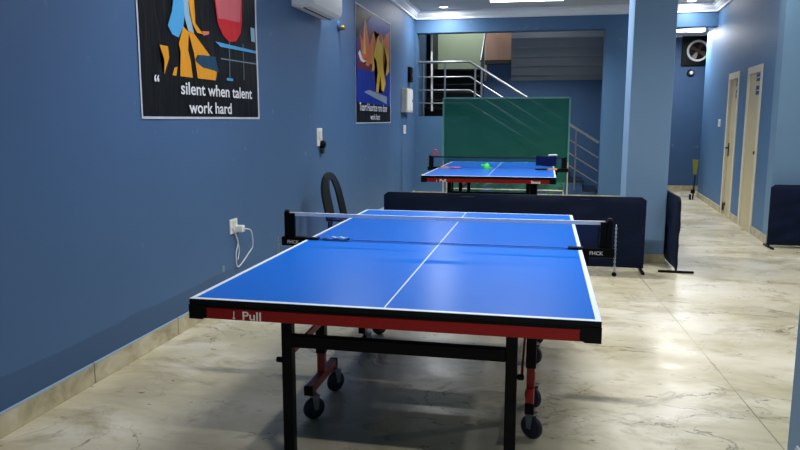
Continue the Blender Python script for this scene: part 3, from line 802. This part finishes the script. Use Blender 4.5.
MB().box((.05, 0, 0), (.10, .52, .40), .008).build('housing', M['offwhite'], wb)
MB().box((.104, .0, 0), (.008, .46, .34), .004).build('cover', M['white'], wb)
MB().box((.109, .18, .0), (.008, .03, .04), .002).build('latch', M['dgrey'], wb)
bx = empty('black_bell', (LX - .004, 8.62, 2.22)); tag(bx, 'small black square bell box above the white electrical box', 'bell')
MB().box((.03, 0, 0), (.06, .22, .26), .01).build('housing', M['black_sat'], bx)
MB().lathe([(.06, .06), (.06, .066), (.05, .07)], (0, 0, 0), 'X', 18).build('grille', M['dgrey'], bx)
s2 = plate('wall_switch', 8.22, 1.27, .20, .15, 'small white switch plate below the white electrical box', 'switch'); MB().box((.014, 0, 0), (.006, .05, .07), .001).build('rocker', M['offwhite'], s2)
y = 8.42; p = RW(y, 0, 1.39)
s3 = empty('wall_switch', p); tag(s3, 'small white switch plate on the right wall beyond both doors', 'switch')
MB().box((-.008, 0, 0), (.016, .14, .12), .003).build('cover', M['white'], s3); MB().box((-.018, 0, 0), (.006, .05, .06), .001).build('rocker', M['offwhite'], s3)

# exhaust fan, small wall device, broom, tube light at the far end
ef = empty('exhaust_fan', (3.48, 11.5, 2.80)); tag(ef, 'dark exhaust fan with a white ring high on the far passage wall', 'fan')
MB().span((-.30, -.05, -.29), (.30, 0, .29), .008).build('housing', M['black_sat'], ef)
MB().tube([(.19 * math.cos(a), -.06, .19 * math.sin(a)) for a in (k * PI / 16 for k in range(32))], .022, 8, True).build('ring', M['fan_ring'], ef, True)
for k in range(4):
    a = k * PI / 2 + .5
    b = MB().prism([(.03, -.02), (.17, -.055), (.175, .055), (.03, .02)], lambda u, v: (u, -.056 - v * .25, v), lambda u, v: (u, -.060 - v * .25, v)); b.bm.transform(Matrix.Rotation(a, 4, 'Y')); b.build('blade', M['fan_blade'], ef)
MB().lathe([(.04, -.075), (.04, -.05)], (0, 0, 0), 'Y', 16).build('hub', M['dgrey'], ef)
cm = empty('wall_lamp', (3.37, 11.5, 2.37)); tag(cm, 'small round wall device below the exhaust fan', 'wall device')
MB().lathe([(.07, 0), (.07, -.03), (.05, -.06)], (0, 0, 0), 'Y', 16).build('base', M['dgrey'], cm); MB().lathe([(.035, -.05), (.035, -.09), (.015, -.105)], (.01, 0, 0), 'Y', 14).build('lens', M['fan_ring'], cm, True)
br = empty('upturned_broom', (3.22, 9.75, 0)); tag(br, 'short broom with olive bristles leaning against the end of the right wall', 'broom')
MB().tube([(0, 0, 0), (.02, 0, .45)], .014, 8).build('handle', M['dgrey'], br)
MB().prism([(-.012, .46), (.035, .46), (.055, .72), (-.035, .73)], lambda u, v: (u, -.03, v), lambda u, v: (u, .03, v)).build('bristles', M['yellow'], br)
MB().box((-.01, -.02, .15), (.07, .05, .07), .01).box((-.05, -.02, .05), (.03, .05, .10), .005).build('dustpan_clip', M['black_sat'], br)

# ---------------------------------------------------------------- lamps
def area(name, loc, sx, sy, power, parent=None, color=(.98, .99, 1), shape='RECTANGLE', spread=PI):
    l = bpy.data.lights.new(name, 'AREA'); l.shape = shape; l.size = sx; l.size_y = sy; l.energy = power; l.color = color; l.spread = spread
    o = bpy.data.objects.new(name, l); col.objects.link(o); o.location = loc
    if parent: o.parent = parent
    return o
DL_P, TB_P = 26, 62
def downlight(x, y, label, z=CZ, power=DL_P):
    r = empty('ceiling_downlight', (x, y, z)); tag(r, label, 'downlight', 'round ceiling downlights')
    MB().lathe([(.085, 0), (.095, -.004), (.095, -.010), (.075, -.014), (.070, -.006), (.070, 0)], n=28).build('rim', M['white'], r, True)
    MB().lathe([(.070, -.004), (.070, -.008), (.002, -.010)], n=24).build('diffuser', M['lamp'], r, True)
    area('bulb', (0, 0, -.02), .14, .14, power, r, shape='DISK')
def tube_light(x, y, label, L=1.2, z=CZ, power=TB_P):
    r = empty('ceiling_tube_light', (x, y, z)); tag(r, label, 'ceiling light', 'linear ceiling lights')
    MB().span((-L / 2, -.06, -.03), (L / 2, .06, 0), .004).build('housing', M['white'], r)
    MB().span((-L / 2 + .02, -.045, -.045), (L / 2 - .02, .045, -.03), .006).build('diffuser', M['lamp'], r)
    area('bulb', (0, 0, -.055), L - .06, .08, power, r, spread=2.3)
downlight(-1.25, 8.72, 'round white downlight on the ceiling near the back left corner')
downlight(2.84, 8.88, 'round white downlight on the ceiling at the passage end', CZ, 12)
tube_light(.19, 8.12, 'long white ceiling light above the green screen')
for x, y, pw in ((-1.6, 4.0, 20), (2.7, 4.4, 20), (-1.0, .6, 22), (4.4, 1.5, 20), (2.75, .6, 14)):
    area('unseen_disk_light', (x, y, CZ - .02), .14, .14, pw, shape='DISK')  # unseen disk lights without fixtures, added to light the room
for x, y, pw in ((.3, 4.2, 60), (.6, .5, 60), (4.2, 3.0, 30), (1.6, -3.2, 46)):
    area('unseen_strip_light', (x, y, CZ - .03), 1.14, .08, pw, spread=2.5)  # unseen strip lights, added to light the room and brighten camera-facing sides
ft = empty('passage_tube_light', (3.0, 10.1, 3.06)); tag(ft, 'bright tube light hanging in the passage beyond the right wall', 'ceiling light')
MB().span((-.55, -.035, .0), (.28, .035, .04), .004).build('housing', M['white'], ft)
MB().tube([(-.5, 0, -.02), (.27, 0, -.02)], .022, 10).build('tube', M['lamp'], ft)
MB().tube([(-.3, 0, .04), (-.3, 0, .16)], .008, 8).tube([(.1, 0, .04), (.1, 0, .16)], .008, 8).build('hanger', M['white'], ft)
MB().box((.16, -.12, -.03), (.26, .16, .05), .01).build('bright_lamp', M['lamp'], ft)
area('bulb', (0, 0, -.06), .8, .06, 55, ft)
area('stairwell_light', (-1.2, 10.9, 4.1), .5, .5, 20)
area('stairwell_light', (.4, 9.75, 4.1), .5, .3, 9)
area('stairwell_light', (.5, 9.75, 3.0), .8, .2, 0.01)

w = bpy.data.worlds.new('World'); sc.world = w; w.use_nodes = True
w.node_tree.nodes['Background'].inputs[0].default_value = (.6, .7, .85, 1); w.node_tree.nodes['Background'].inputs[1].default_value = .03

# ---------------------------------------------------------------- camera
cam = bpy.data.cameras.new('Camera'); co = bpy.data.objects.new('Camera', cam); col.objects.link(co)
yaw, pit, rol = -.2031, .1494, .0011
fw = Vector((math.sin(yaw) * math.cos(pit), math.cos(yaw) * math.cos(pit), -math.sin(pit)))
r0 = Vector((math.cos(yaw), -math.sin(yaw), 0)); u0 = r0.cross(fw)
r = r0 * math.cos(rol) + u0 * math.sin(rol); u = -r0 * math.sin(rol) + u0 * math.cos(rol)
m = Matrix((r, u, -fw)).transposed().to_4x4(); m.translation = Vector((.5548, -3.7629, 1.4369)); co.matrix_world = m
cam.sensor_width = 36; cam.lens = 699.9 / 800 * 36; cam.clip_start = .05
sc.camera = co
sc.view_settings.view_transform = 'Standard'
sc.view_settings.look = 'Medium High Contrast' if False else 'None'
sc.view_settings.exposure = 0.2
sc.cycles.max_bounces = 8; sc.cycles.transparent_max_bounces = 16
